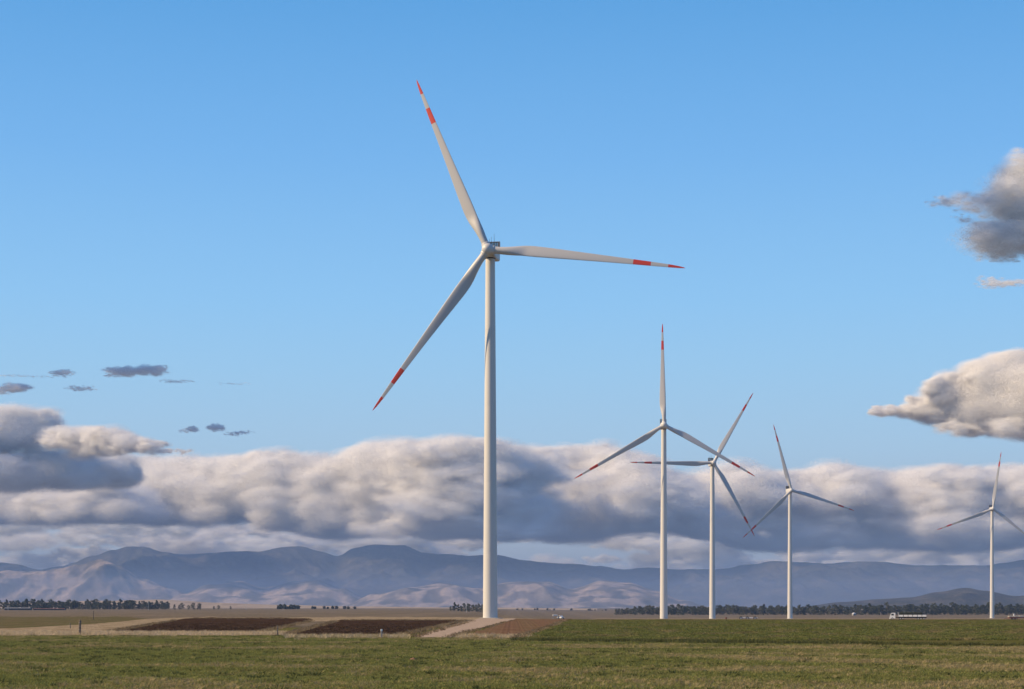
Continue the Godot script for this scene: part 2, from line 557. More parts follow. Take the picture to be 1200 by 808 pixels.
# heads: [column, row, half width, half height, how many puffs], as seen from the viewer; d: distance, deep: scatter in depth
func cloud(label: String, heads: Array, d: float, deep: float, mesh: Mesh, foot: Array, grain: float) -> void:
	var r := RandomNumberGenerator.new()
	r.seed = label.length() * 31 + heads.size()
	var mm := MultiMesh.new()
	mm.transform_format = MultiMesh.TRANSFORM_3D
	mm.mesh = mesh
	var places := []
	for h in heads:
		var dh: float = d + r.randf_range(-deep, deep) + (h[5] if h.size() > 5 else 0.0)
		for k in int(h[4]):
			var u := Vector3(r.randfn(), r.randfn(), r.randfn()).normalized() * pow(r.randf(), 0.45)
			var px: float = h[0] + u.x * h[2]
			var py: float = h[1] + u.y * h[3]
			if foot.size() > 0 and py > outline(foot, px) + patch_noise.get_noise_2d(px * 0.8, py) * 5.0:
				continue
			var dd: float = dh + u.z * h[2] * dh / FOC + u.x * (h[6] if h.size() > 6 else 0.0)
			var rad: float = minf(h[3] * grain, 15.0) * r.randf_range(0.55, 1.25) * dd / FOC
			var b := Basis(Vector3(r.randfn(), r.randfn(), r.randfn()).normalized(), r.randf() * TAU).scaled_local(Vector3.ONE * rad)
			b = Basis.from_scale(Vector3(2.1, 0.88, 1.7)) * b
			places.append(Transform3D(b, Vector3((px - 600.0) / FOC * dd, EYE + (HORIZON - py) / FOC * dd, -dd)))
	mm.instance_count = places.size()
	for i in places.size():
		mm.set_instance_transform(i, places[i])
	var o := MultiMeshInstance3D.new()
	o.name = numbered("cloud")
	o.multimesh = mm
	o.material_override = M.cloud
	add_child(o)
	tag(o, label, "cloud", "", "stuff")

# the place, seen from the viewer at distance d, that lies so many metres to the left on the way to the sun
func sunward(p: Vector2, d: float, metres: float) -> Vector2:
	return Vector2(p.x - metres * FOC / d, p.y - metres * tan(deg_to_rad(SUN_EL)) * FOC / d)

func build_clouds() -> void:
	var r := RandomNumberGenerator.new()
	r.seed = 77
	var thick := puff_mesh(1, 7000, 0.0155)
	var thin := puff_mesh(2, 3200, 0.0155)
	var bank_top := [[-400, 540], [-200, 562], [0, 566], [100, 569], [140, 563], [152, 549], [185, 541], [230, 538], [280, 536], [300, 530], [350, 533], [395, 538], [425, 523], [460, 519], [490, 516], [540, 515], [590, 520], [620, 523], [660, 522], [705, 520], [728, 530], [745, 544], [776, 560], [800, 563], [850, 551], [905, 555], [960, 551], [1050, 552], [1130, 549], [1210, 545], [1450, 560]]
	var bank_foot := [[-400, 604], [0, 606], [150, 607], [250, 611], [330, 620], [400, 626], [560, 628], [600, 630], [680, 632], [760, 618], [830, 628], [900, 640], [1000, 638], [1100, 641], [1200, 638], [1450, 630]]
	var bank_depth := [[-300, 2500], [-100, -200], [-60, 2600], [130, 200], [150, 3400], [400, 300], [520, -1600], [575, -1500], [690, 1600], [770, -600], [800, 500], [835, 1900], [890, 600], [940, 1800], [1000, 500], [1030, 1600], [1150, -300], [1175, 900], [1240, -500], [1460, 1500]]
	var heads := []
	for k in 330:
		var x := r.randf_range(-260.0, 1460.0)
		var size := lerpf(9.0, 24.0, pow(r.randf(), 1.3))
		heads.append([x, outline(bank_top, x) + size * 0.8 + r.randf() * 14.0, size * 1.9, size, 14 + size, outline(bank_depth, x)])
	for k in 620:
		var x := r.randf_range(-260.0, 1460.0)
		var t := outline(bank_top, x)
		var f := outline(bank_foot, x)
		var size := r.randf_range(12.0, 26.0)
		heads.append([x, lerpf(t + size, f, r.randf()), size * 2.8, size * 0.8, 30, outline(bank_depth, x)])
	cloud("long bank of cream and grey heap clouds above the mountains", heads, 17600.0, 350.0, thick, bank_foot, 0.7)
	# low broken clouds farther off, seen under the bank
	heads = []
	for k in 420:
		var x := r.randf_range(-260.0, 1460.0)
		var y := r.randf_range(608.0, 676.0)
		var gap := blobs([[28, 643, 40, 9, 1.0], [650, 645, 90, 20, 0.8], [890, 640, 50, 14, 0.7], [560, 650, 60, 12, 0.6]], x, y)
		if r.randf() < gap * 1.4:
			continue
		var size := r.randf_range(7.0, 17.0)
		heads.append([x, y, size * 3.2, size * 0.7, 30, 2400.0 - 4800.0 * fposmod(x + 40.0 * sin(y * 0.2), 170.0) / 170.0])
	cloud("low broken pale clouds just over the mountain tops", heads, 31000.0, 500.0, thick, [], 0.7)
	# heap at the left edge: the crest turned to the sun, the body turned away
	heads = []
	for a in [[-60, 520, 70, 40, 300, 0, 600], [20, 505, 40, 25, 100, 300, 300], [45, 498, 26, 17, 60, 300, 300], [0, 495, 30, 17, 60, 500, 300], [70, 515, 26, 13, 44, -300, -400], [100, 520, 26, 17, 60, -500, -500], [128, 517, 24, 16, 60, -900, -500], [112, 511, 16, 11, 44, -700, -400], [155, 523, 22, 11, 44, -1200, -300], [178, 524, 20, 8, 34, -1300, 0], [205, 529, 22, 4, 22, -1200, 200], [30, 552, 60, 22, 130, 200, 900], [95, 553, 46, 20, 110, 800, 900], [135, 552, 22, 18, 80, 1500, 500], [148, 560, 14, 12, 44, 1700, 300], [-40, 555, 70, 20, 110, -300, 600]]:
		heads.append(a)
		for k in 6:
			heads.append([a[0] + r.randf_range(-0.9, 0.9) * a[2], a[1] + r.randf_range(-0.8, 0.5) * a[3], a[2] * 0.36, a[3] * 0.4, a[4] * 0.3, a[5], a[6] * 0.4])
	cloud("grey heap cloud with a cream crest at the left edge", heads, 15000.0, 150.0, thick, [[-400, 571], [120, 571], [165, 568], [300, 575]], 0.6)
	# cloud at the right edge above the farthest turbine
	heads = []
	for a in [[1135, 470, 40, 26, 260, 100, -250], [1190, 460, 46, 36, 900, -100, -250], [1262, 470, 60, 40, 1000, -400, -300], [1090, 482, 28, 14, 110, 200, -100], [1052, 482, 20, 7, 50, 300, 100], [1030, 482, 12, 6, 30, 300, 100], [1150, 502, 50, 10, 120, 100, 200], [1215, 500, 60, 14, 140, -100, 200], [1115, 452, 20, 14, 70, 100, -100], [1150, 437, 22, 13, 80, 0, -100], [1185, 425, 24, 14, 90, -100, -100]]:
		heads.append(a)
		for k in 7:
			heads.append([a[0] + r.randf_range(-0.9, 0.9) * a[2], a[1] + r.randf_range(-0.9, 0.5) * a[3], a[2] * 0.34, a[3] * 0.4, a[4] * 0.22, a[5], 0.0])
	cloud("cream and mauve cloud at the right edge above the farthest turbine", heads, 11500.0, 120.0, thick, [[900, 500], [1060, 497], [1090, 506], [1120, 513], [1400, 517]], 0.6)
	heads = []
	for a in [[1145, 237, 40, 12, 30], [1185, 232, 28, 26, 60], [1200, 186, 18, 12, 22], [1102, 236, 18, 6, 12], [1178, 278, 38, 22, 80], [1240, 250, 50, 55, 260], [1168, 300, 26, 9, 24], [1140, 260, 24, 8, 12], [1320, 240, 60, 30, 60]]:
		heads.append(a)
		for k in 5:
			heads.append([a[0] + r.randf_range(-1.0, 0.9) * a[2], a[1] + r.randf_range(-0.9, 0.8) * a[3], a[2] * 0.36, a[3] * 0.4, a[4] * 0.18])
	cloud("ragged mauve cloud high at the right edge", heads, 9000.0, 120.0, thin, [], 0.6)
	# thin scraps
	var n := 0
	for a in [["largest dark scrap of cloud above the left cloud heap", [[160, 436, 34, 7, 120], [178, 432, 18, 4, 40], [140, 440, 18, 3, 30]]], ["flat scrap of cloud left of the largest scrap", [[82, 438, 24, 4, 50], [35, 441, 36, 2, 36]]], ["scrap of cloud touching the left edge", [[14, 457, 22, 7, 70]]], ["faint short scrap under the flat one", [[90, 456, 22, 3.5, 34]]], ["thin streak of cloud right of the largest scrap", [[215, 447, 26, 2.4, 40], [275, 450, 24, 1.8, 16]]], ["pair of ragged scraps above the long bank", [[222, 503, 13, 4, 40], [258, 502, 16, 4.5, 50], [278, 508, 20, 3, 40]]], ["faint veil low at the upper right cloud", [[1180, 331, 40, 6, 50]]]]:
		var hs := []
		for h in a[1]:
			for k in 5:
				hs.append([h[0] + r.randf_range(-0.6, 0.6) * h[2], h[1] + r.randf_range(-0.5, 0.5) * h[3], h[2] * 0.6, h[3] * 0.75, h[4] * 0.62])
		cloud(a[0], hs, 12500.0, 150.0, thin, [], 0.5)
	# unseen clouds added beyond the left and upper edges of the view to keep the sun off the scraps and off the upper right cloud
	heads = []
	for k in 60:
		var p := sunward(Vector2(r.randf_range(-20.0, 300.0), r.randf_range(425.0, 520.0)), 12500.0, 5200.0)
		heads.append([p.x, p.y, 34.0, 16.0, 16])
	cloud("broad cloud beyond the left edge of the view", heads, 12050.0, 500.0, thick, [], 0.5)
	heads = []
	for k in 13:
		var p := sunward(Vector2(r.randf_range(1080.0, 1300.0), r.randf_range(165.0, 240.0)), 9000.0, 4600.0)
		heads.append([p.x, p.y, 34.0, 16.0, 16])
	cloud("broad cloud above the upper edge of the view", heads, 8620.0, 300.0, thick, [], 0.5)

func hills(called: String, label: String, m: Material, d0: float, span: float, line: Array, seed_: int) -> void:
	var ridge := FastNoiseLite.new()
	ridge.seed = seed_
	ridge.fractal_type = FastNoiseLite.FRACTAL_RIDGED
	ridge.frequency = 1.5 / span
	ridge.fractal_octaves = 4
	var nx := int((line[-1][0] - line[0][0]) / 3.0)
	var nz := 50
	var mesh := grid_mesh(nx, nz, func(i: int, j: int):
		var px: float = line[0][0] + (line[-1][0] - line[0][0]) * float(i) / (nx - 1)
		var d := d0 - span * 0.5 + span * j / (nz - 1)
		var x := (px - 600.0) / FOC * d
		var t := float(j) / (nz - 1)
		var crest := (HORIZON - outline(line, px)) / FOC * d0 + EYE
		var low := land(x, -d) - 3.0
		var shape := pow(sin(PI * clampf(t, 0.0, 1.0)), 1.4)
		var rel := ridge.get_noise_2d(x, -d)
		var h := lerpf(low, crest, shape) + rel * (crest - low) * 0.42 * sin(PI * shape) + rel * (crest - low) * 0.07 * shape
		return Vector3(x, h, -d))
	tag(put(called, mesh, m, self), label, "", "", "structure")

# ---------------------------------------------------------------- wind turbines
const HUB_H := 120.0
const ROTOR_R := 64.3

func chord_at(s: float) -> float:
	var t := [[0.0, 2.3], [0.05, 2.35], [0.1, 2.9], [0.15, 3.5], [0.21, 3.82], [0.28, 3.65], [0.4, 3.1], [0.55, 2.45], [0.7, 1.9], [0.82, 1.45], [0.92, 1.02], [0.97, 0.66], [0.993, 0.3], [1.0, 0.1]]
	for i in t.size() - 1:
		if s <= t[i + 1][0]:
			var f: float = (s - t[i][0]) / (t[i + 1][0] - t[i][0])
			var a: float = t[maxi(i - 1, 0)][1]
			var b: float = t[mini(i + 2, t.size() - 1)][1]
			return maxf(lerpf(t[i][1], t[i + 1][1], f), cubic_interpolate(t[i][1], t[i + 1][1], a, b, f))
	return 0.1

func blade_ring(s: float) -> Array:
	var c := chord_at(s)
	var round_ := 1.0 - smoothstep(0.04, 0.19, s)
	var thick := lerpf(lerpf(0.3, 0.17, smoothstep(0.2, 0.8, s)), 1.0, round_)
	var twist := deg_to_rad(lerpf(15.0, 1.0, pow(s, 0.6)) + 3.0)
	var y := 1.2 + (ROTOR_R - 1.2) * s
	var out := []
	const N := 20
	for k in N:
		var a := TAU * k / N
		var cx := cos(a)
		# airfoil: thickest a third of the chord behind the leading edge, thin at the trailing edge
		var xf := (cx - 1.0) * 0.5                  # 0 at the leading edge, -1 at the trailing edge
		var q := -xf
		var yt := 2.6 * (0.2969 * sqrt(maxf(q, 0.0)) - 0.126 * q - 0.3516 * q * q + 0.2843 * q * q * q - 0.1 * q * q * q * q) * signf(sin(a))
		var air := Vector2((xf + 0.32) * c, yt * thick * c * 0.75)
		var cyl := Vector2(cx * 0.5 * c, sin(a) * 0.5 * c)
		var p := air.lerp(cyl, round_)
		p = p.rotated(twist)
		out.append(Vector3(p.x, y, p.y - 3.0 * s * s))
	return out

func blade_piece(s0: float, s1: float, n: int) -> ArrayMesh:
	var st := begin()
	var rings := []
	for i in n + 1:
		rings.append(blade_ring(lerpf(s0, s1, float(i) / n)))
	loft(st, rings, true, 0)
	return done(st)

func rounded_ring(w: float, h: float, z: float, y0: float, r: float) -> Array:
	var out := []
	for q in 4:
		for k in 5:
			var a := PI / 2 * (q + k / 4.0)
			var cx := (w / 2 - r) * (1 if q in [0, 3] else -1)
			var cy := (h / 2 - r) * (1 if q in [0, 1] else -1)
			out.append(Vector3(cx + cos(a) * r, y0 + cy + sin(a) * r, z))
	return out

var blade_meshes := []

func make_turbine(at: Vector3, yaw: float, phase: float, label: String) -> void:
	var t := thing("wind_turbine", at, 0.0, label, "wind turbine", "wind turbines on the plain")
	# foundation and tower
	var st := begin()
	lathe(st, [[4.2, -0.5], [4.2, 0.12], [4.05, 0.2], [3.0, 0.32], [2.6, 0.34]], 40)
	put("foundation", done(st), M.concrete, t)
	var top := HUB_H - 1.9
	var r0 := 2.4
	var r1 := 1.55
	var joints := [0.0, 0.18, 0.38, 0.59, 0.8, 1.0]
	for k in 5:
		st = begin()
		var prof := []
		for e in 9:
			var f: float = lerpf(joints[k], joints[k + 1], e / 8.0)
			prof.append([lerpf(r0, r1, f), 0.3 + (top - 0.3) * f])
		prof[0][1] += 0.012
		prof[-1][1] -= 0.012
		lathe(st, prof, 48)
		put("tower_section", done(st), M.tower, t)
		if k < 4:
			st = begin()
			var f: float = joints[k + 1]
			var y := 0.3 + (top - 0.3) * f
			var r := lerpf(r0, r1, f)
			lathe(st, [[r - 0.03, y - 0.05], [r + 0.018, y - 0.045], [r + 0.018, y + 0.045], [r - 0.03, y + 0.05]], 48)
			put("tower_flange", done(st), M.tower, t)
	st = begin()
	box(st, Vector3(0.0, 3.0, -2.34), Vector3(1.0, 2.3, 0.14), 0.05)
	put("door", done(st), M.steel, t)
	# nacelle head turned towards the wind
	var head := Node3D.new()
	head.name = "nacelle"
	t.add_child(head)
	head.position = Vector3(0, HUB_H, 0)
	head.rotation.y = yaw
	st = begin()
	var rings := []
	for k in [[2.5, 3.0, 3.1, 0.0], [2.2, 3.5, 3.6, 0.0], [0.5, 3.9, 4.0, 0.0], [-5.2, 3.9, 4.0, 0.0], [-7.4, 3.8, 3.5, 0.22], [-7.9, 3.4, 2.9, 0.4]]:
		rings.append(rounded_ring(k[1], k[2], k[0], k[3], 0.55))
	loft(st, rings, true, 0)
	put("housing", done(st), M.hub, head)
	st = begin()
	lathe(st, [[1.6, -2.25], [1.72, -2.15], [1.75, -1.9], [1.7, -1.6]], 32)
	put("yaw_collar", done(st), M.dark, head)
	# cooler on the rear of the roof: a frame with upright fins
	st = begin()
	box(st, Vector3(0, 4.75, -6.6), Vector3(4.1, 0.22, 0.8), 0.05)
	box(st, Vector3(0, 2.3, -6.6), Vector3(4.1, 0.5, 0.8), 0.05)
	box(st, Vector3(-1.93, 3.595, -6.6), Vector3(0.24, 2.08, 0.8), 0.05)
	box(st, Vector3(1.75, 3.595, -6.6), Vector3(0.6, 2.08, 0.8), 0.05)
	put("cooler_frame", done(st), M.grey, head)
	for k in 7:
		st = begin()
		box(st, Vector3(-1.55 + k * 0.48, 3.595, -6.6), Vector3(0.27, 2.07, 0.5), 0.0)
		put("cooler_fin", done(st), M.dark, head)
	for k in [[-0.7, -5.6, 4.4], [0.3, -5.4, 5.4], [-1.4, -5.8, 3.8]]:
		st = begin()
		tube(st, [Vector3(k[0], 1.9, k[1]), Vector3(k[0], 1.9 + k[2] * 0.6, k[1]), Vector3(k[0], 1.9 + k[2], k[1])], [0.07, 0.06, 0.04], 6)
		put("antenna", done(st), M.dark, head)
	# rotor, tilted back a little
	var rotor := Node3D.new()
	rotor.name = "rotor"
	t.add_child(rotor)
	rotor.position = Vector3(0, HUB_H, 0) + Basis(Vector3.UP, yaw) * Vector3(0, 0.05, 4.3)
	rotor.basis = Basis(Vector3.UP, yaw) * Basis(Vector3.RIGHT, deg_to_rad(-4.0)) * Basis(Vector3(0, 0, 1), phase - PI / 2)
	st = begin()
	lathe(st, [[1.5, -1.75], [1.85, -1.5], [2.02, -0.6], [2.0, 0.3], [1.82, 1.1], [1.4, 1.75], [0.8, 2.15], [0.25, 2.3], [0.02, 2.32]], 36, Vector3.ZERO, Vector3(0, 0, 1))
	put("hub", done(st), M.hub, rotor)
	for k in 3:
		var turn := Basis(Vector3(0, 0, 1), -TAU * k / 3.0)
		st = begin()
		lathe(st, [[1.42, 0.7], [1.42, 2.05], [1.36, 2.2], [1.16, 2.22], [1.16, 2.3]], 28)
		var collar := put("blade_collar", done(st), M.hub, rotor)
		collar.basis = turn
		if blade_meshes.is_empty():
			blade_meshes = [blade_piece(0.0, 0.7345, 46), blade_piece(0.7348, 0.825, 7), blade_piece(0.8253, 0.913, 7), blade_piece(0.9133, 1.0, 12)]
		var b := put("blade", blade_meshes[0], M.blade, rotor)
		b.basis = turn
		put("red_band", blade_meshes[1], M.red, b)
		put("white_band", blade_meshes[2], M.blade, b)
		put("red_tip", blade_meshes[3], M.red, b)

func turbine(px: float, hub_y: float, yaw_deg: float, phase_deg: float, label: String) -> void:
	var d := 1000.0
	for i in 30:
		d = FOC * (off(px, d).y + HUB_H - EYE) / (HORIZON - hub_y)
	make_turbine(off(px, d), deg_to_rad(yaw_deg), deg_to_rad(phase_deg), label)

func build_turbines() -> void:
	turbine(574.5, 296.0, -10.0, 113.25, "largest and nearest white wind turbine with red banded blades")
	turbine(778.0, 499.5, -2.0, 90.5, "second largest turbine, one blade pointing straight up")
	turbine(835.0, 543.5, 5.0, 59.5, "third turbine, one blade level to the left behind its neighbour's tower")
	turbine(926.0, 575.5, 8.0, 103.5, "fourth turbine, between the level bladed turbine and the white truck")
	turbine(1163.0, 597.0, -4.0, 80.5, "smallest and farthest turbine, at the right edge beyond the truck")

# ---------------------------------------------------------------- trees
func tree_meshes(seed_: int, tall: float, wide: float, bare: float) -> Array:
	var r := RandomNumberGenerator.new()
	r.seed = seed_
	var trunk := begin()
	var lean := Vector3(r.randf_range(-0.6, 0.6), 0, r.randf_range(-0.4, 0.4))
	var fork := tall * bare
	var top := Vector3(lean.x, tall * 0.8, lean.z)
	tube(trunk, [Vector3(0, -0.4, 0), Vector3(lean.x * 0.2, fork * 0.6, lean.z * 0.2), Vector3(lean.x * 0.5, fork, lean.z * 0.5), top], [tall * 0.032, tall * 0.024, tall * 0.02, tall * 0.006], 7)
	var clumps := []
	var n := r.randi_range(8, 12)
	for k in n:
		var a := TAU * k / n * 2.4 + r.randf_range(-0.4, 0.4)
		var h := lerpf(fork * 1.02, tall * 0.93, (k + 0.5) / n)
		var out := wide * 0.5 * r.randf_range(0.35, 0.95) * (1.0 - 0.55 * absf((h - fork) / (tall - fork) - 0.4))
		var p := Vector3(cos(a) * out + lean.x * 0.6, h, sin(a) * out + lean.z * 0.6)
		var base := Vector3(lean.x * 0.5, lerpf(fork * 0.8, h, 0.55), lean.z * 0.5)
		tube(trunk, [base, base.lerp(p, 0.55) + Vector3(0, 0.2, 0), p], [tall * 0.011, tall * 0.008, tall * 0.003], 5)
		clumps.append([p, r.randf_range(0.16, 0.25) * wide])
	clumps.append([Vector3(lean.x, tall * 0.95, lean.z), 0.15 * wide])
	var crown := begin()
	crown.set_smooth_group(-1)
	for c in clumps:
		var cnt := 52
		for k in cnt:
			var dir := Vector3(r.randfn(), r.randfn() * 0.75, r.randfn()).normalized() * pow(r.randf(), 0.45)
			var p: Vector3 = c[0] + dir * c[1]
			var ax := Vector3(r.randfn(), r.randfn() - 0.5, r.randfn()).normalized()
			var bx := ax.cross(Vector3(r.randfn(), r.randfn(), r.randfn())).normalized()
			var s := r.randf_range(0.4, 0.85)
			crown.add_vertex(p - ax * s)
			crown.add_vertex(p + bx * s * 0.6)
			crown.add_vertex(p + ax * s)
			crown.add_vertex(p - ax * s)
			crown.add_vertex(p + ax * s)
			crown.add_vertex(p - bx * s * 0.6)
	return [done(trunk), done(crown)]

func build_trees() -> void:
	var leaf := []
	for c in [[0.04, 0.05, 0.026], [0.052, 0.058, 0.034], [0.07, 0.072, 0.044], [0.032, 0.042, 0.026]]:
		var m := mat(c[0], c[1], c[2], 0.75)
		m.backlight_enabled = true
		m.backlight = lin(0.02, 0.024, 0.01)
		leaf.append(m)
	var kinds := []
	for k in 10:
		kinds.append(tree_meshes(100 + k, 10.0 + (k % 5) * 1.0, [6.0, 9.0, 11.0, 7.5, 9.5, 5.0, 10.0, 8.0, 12.0, 6.5][k], 0.07 + 0.045 * (k % 4)))
	var bushes := []
	for k in 3:
		bushes.append(tree_meshes(200 + k, 5.0, 5.5, 0.12))
	var plant := func(called: String, kind: Array, px: float, d: float, scale_: float, m: Material, label: String, group: String) -> void:
		var t := thing(called, off(px, d), rng.randf() * TAU, label, "tree", group)
		t.scale = Vector3(scale_ * rng.randf_range(0.9, 1.15), scale_, scale_ * rng.randf_range(0.9, 1.15))
		put("trunk", kind[0], M.bark, t)
		put("crown", kind[1], m, t)
	# long row at the left, several trees deep
	for k in 128:
		var px := -50.0 + k * 1.95 + rng.randf_range(-1.6, 1.6)
		var dd := 2420.0 + rng.randf_range(-50, 70)
		plant.call("gum_tree", kinds[rng.randi() % 10], px, dd, rng.randf_range(0.72, 1.2) * (0.8 if px > 160 else 1.0), leaf[[0, 3, 0, 3][rng.randi() % 4]], "dark gum tree of the left row, " + ("over the short pole" if px < 12.0 else "over the pale roofed shed" if px < 38.0 else "over the low dark shed" if px < 78.0 else "between dark shed and faint far post" if px < 109.0 else "between faint far post and tall pole" if px < 173.0 else "at its right end past the tall pole"), "gum trees in the left row")
	for a in [[204, 0.72], [210, 0.66], [213.5, 0.74], [221, 0.55], [226, 0.7], [233.5, 0.78]]:
		plant.call("gum_tree", kinds[rng.randi() % 10], a[0], 2400.0, a[1], leaf[rng.randi() % 2], "loose gum tree just past the end of the left row", "gum trees past the left row")
	for a in [[250.5, 0.5], [256, 0.55], [270, 0.5]]:
		plant.call("round_tree", kinds[int(a[0]) % 10], a[0], 2450.0, a[1], leaf[0], "small lone round tree on the pale plain left of the ploughed field", "lone trees on the left plain")
	for a in [325, 329, 333, 337, 341, 345, 349]:
		plant.call("shrub_tree", bushes[a % 3], a + rng.randf_range(-1, 1), 2600.0, rng.randf_range(0.8, 1.5), leaf[3], "low dark tree in the short clump beyond the ploughed fields", "short clump beyond the ploughed fields")
	for a in [366, 370, 379, 384, 389, 394, 403, 408, 415]:
		plant.call("shrub_tree", bushes[a % 3], a + rng.randf_range(-1, 1), 2900.0, rng.randf_range(0.75, 1.1), leaf[1], "faint low tree in the broken row left of the big turbine", "broken row left of the big turbine")
	for k in 13:
		plant.call("dense_tree", kinds[rng.randi() % 10], 527.0 + k * 3.4 + rng.randf_range(-1, 1), 2050.0 + rng.randf_range(-30, 30), rng.randf_range(0.62, 0.84) * (0.72 if k < 2 else 1.0), leaf[[0, 2][rng.randi() % 2]], "green tree in the clump just left of the big turbine's foot", "clump at the big turbine's foot")
	for a in [604, 607, 611, 626, 629, 641, 645, 649, 668, 671, 688, 692, 695, 699, 706, 709]:
		plant.call("shrub_tree", bushes[a % 3], a + rng.randf_range(-2, 2), 4200.0, rng.randf_range(0.45, 1.05), leaf[1], "tiny distant tree between the two nearest turbines", "tiny trees between the near turbines")
	# belt across the right half
	for k in 250:
		var px := 722.0 + k * 2.0 + rng.randf_range(-1.4, 1.4)
		var row := k % 3
		var sc := rng.randf_range(0.8, 1.16)
		if px > 1000.0:
			sc *= 1.12
		if px < 742.0:
			sc *= 0.72
		var m: Material = leaf[[2, 1, 2, 0][rng.randi() % 4]] if px < 1010.0 else leaf[[0, 3, 1][rng.randi() % 3]]  # darker crowns past the cottage carry shadow and haze in their colour
		plant.call("belt_tree", kinds[rng.randi() % 10], px, 2420.0 + row * 45.0 + rng.randf_range(-15, 15), sc, m, ("greyish" if m == leaf[2] else "deep green" if m == leaf[0] else "dark bluish" if m == leaf[3] else "dull green") + " gum tree of the right belt, " + ("left of the second turbine" if px < 777.0 else "between the second and third turbines" if px < 835.0 else "between the third and fourth turbines" if px < 925.0 else "between the fourth turbine and the tiny cottage" if px < 1001.0 else "between the tiny cottage and the lorry" if px < 1042.0 else "right behind the lorry" if px < 1088.0 else "between the lorry and the farthest turbine" if px < 1163.0 else "right of the farthest turbine"), "gum trees in the right belt")

# ---------------------------------------------------------------- buildings and poles
func build_buildings_and_poles() -> void:
	var t := thing("cottage", off(1001.0, 2330.0), 0.15, "tiny white cottage in front of the right tree belt", "house")
	var st := begin()
	box(st, Vector3(0, 1.2, 0), Vector3(4.0, 2.6, 5.0))
	put("wall", done(st), M.concrete, t)
	st = begin()
	loft(st, [[Vector3(-2.4, 2.45, 2.8), Vector3(2.4, 2.45, 2.8), Vector3(0, 4.0, 2.8)], [Vector3(-2.4, 2.45, -2.8), Vector3(2.4, 2.45, -2.8), Vector3(0, 4.0, -2.8)]], true, -1)
	put("roof", done(st), M.white, t)
	st = begin()
	box(st, Vector3(0.3, 0.95, 2.53), Vector3(1.0, 2.1, 0.08))
	put("door", done(st), M.dark, t)
	for a in [[21.0, 30.0, "long low pale roofed shed under the left tree row", M.roof, 3.1], [58.0, 36.0, "long low dark shed right of the pale roofed shed", M.rust, 2.2]]:
		var s := thing("farm_shed", off(a[0], 2000.0), 0.0, a[2], "shed", "farm sheds at the far left")
		st = begin()
		box(st, Vector3(0, a[4] * 0.35, 0), Vector3(a[1], a[4] * 0.8, 9.0))
		put("wall", done(st), M.dark, s)
		st = begin()
		var w: float = a[1] / 2.0 + 0.4
		loft(st, [[Vector3(-w, a[4] * 0.76, 5), Vector3(-w, a[4] * 0.76, -5), Vector3(-w, a[4], 0)], [Vector3(w, a[4] * 0.76, 5), Vector3(w, a[4] * 0.76, -5), Vector3(w, a[4], 0)]], true, -1)
		put("roof", done(st), a[3], s)
	for a in [[9.0, 1900.0, 6.0, "short pole beside the pale roofed shed"], [173.5, 1950.0, 11.0, "tall pole in front of the left tree row"], [288.0, 2100.0, 9.0, "lone pole on the pale plain left of the shrubs"], [546.5, 1700.0, 11.0, "pole in front of the clump by the big turbine"]]:
		var s := thing("utility_pole", off(a[0], a[1]), 0.3, a[3], "pole", "poles on the plain")
		st = begin()
		tube(st, [Vector3(0, -0.5, 0), Vector3(0, a[2] * 0.5, 0), Vector3(0, a[2], 0)], [0.22, 0.2, 0.16], 8)
		put("shaft", done(st), M.steel, s)
		st = begin()
		box(st, Vector3(0, a[2] - 0.7, 0), Vector3(2.2, 0.18, 0.18))
		put("crossarm", done(st), M.steel, s)

# ---------------------------------------------------------------- vehicles
func wheel(parent: Node3D, x: float, z: float, r: float, w: float) -> void:
	var st := begin()
	lathe(st, [[r * 0.6, -w / 2], [r * 0.93, -w / 2], [r, -w * 0.35], [r, w * 0.35], [r * 0.93, w / 2], [r * 0.6, w / 2]], 20, Vector3.ZERO, Vector3(0, 0, 1))
	var t := put("wheel", done(st), M.black, parent)
	t.position = Vector3(x, r, z)
	st = begin()
	lathe(st, [[r * 0.58, -w * 0.53], [r * 0.5, -w * 0.4], [r * 0.5, w * 0.4], [r * 0.58, w * 0.53]], 16, Vector3.ZERO, Vector3(0, 0, 1))
	put("rim", done(st), M.steel, t)

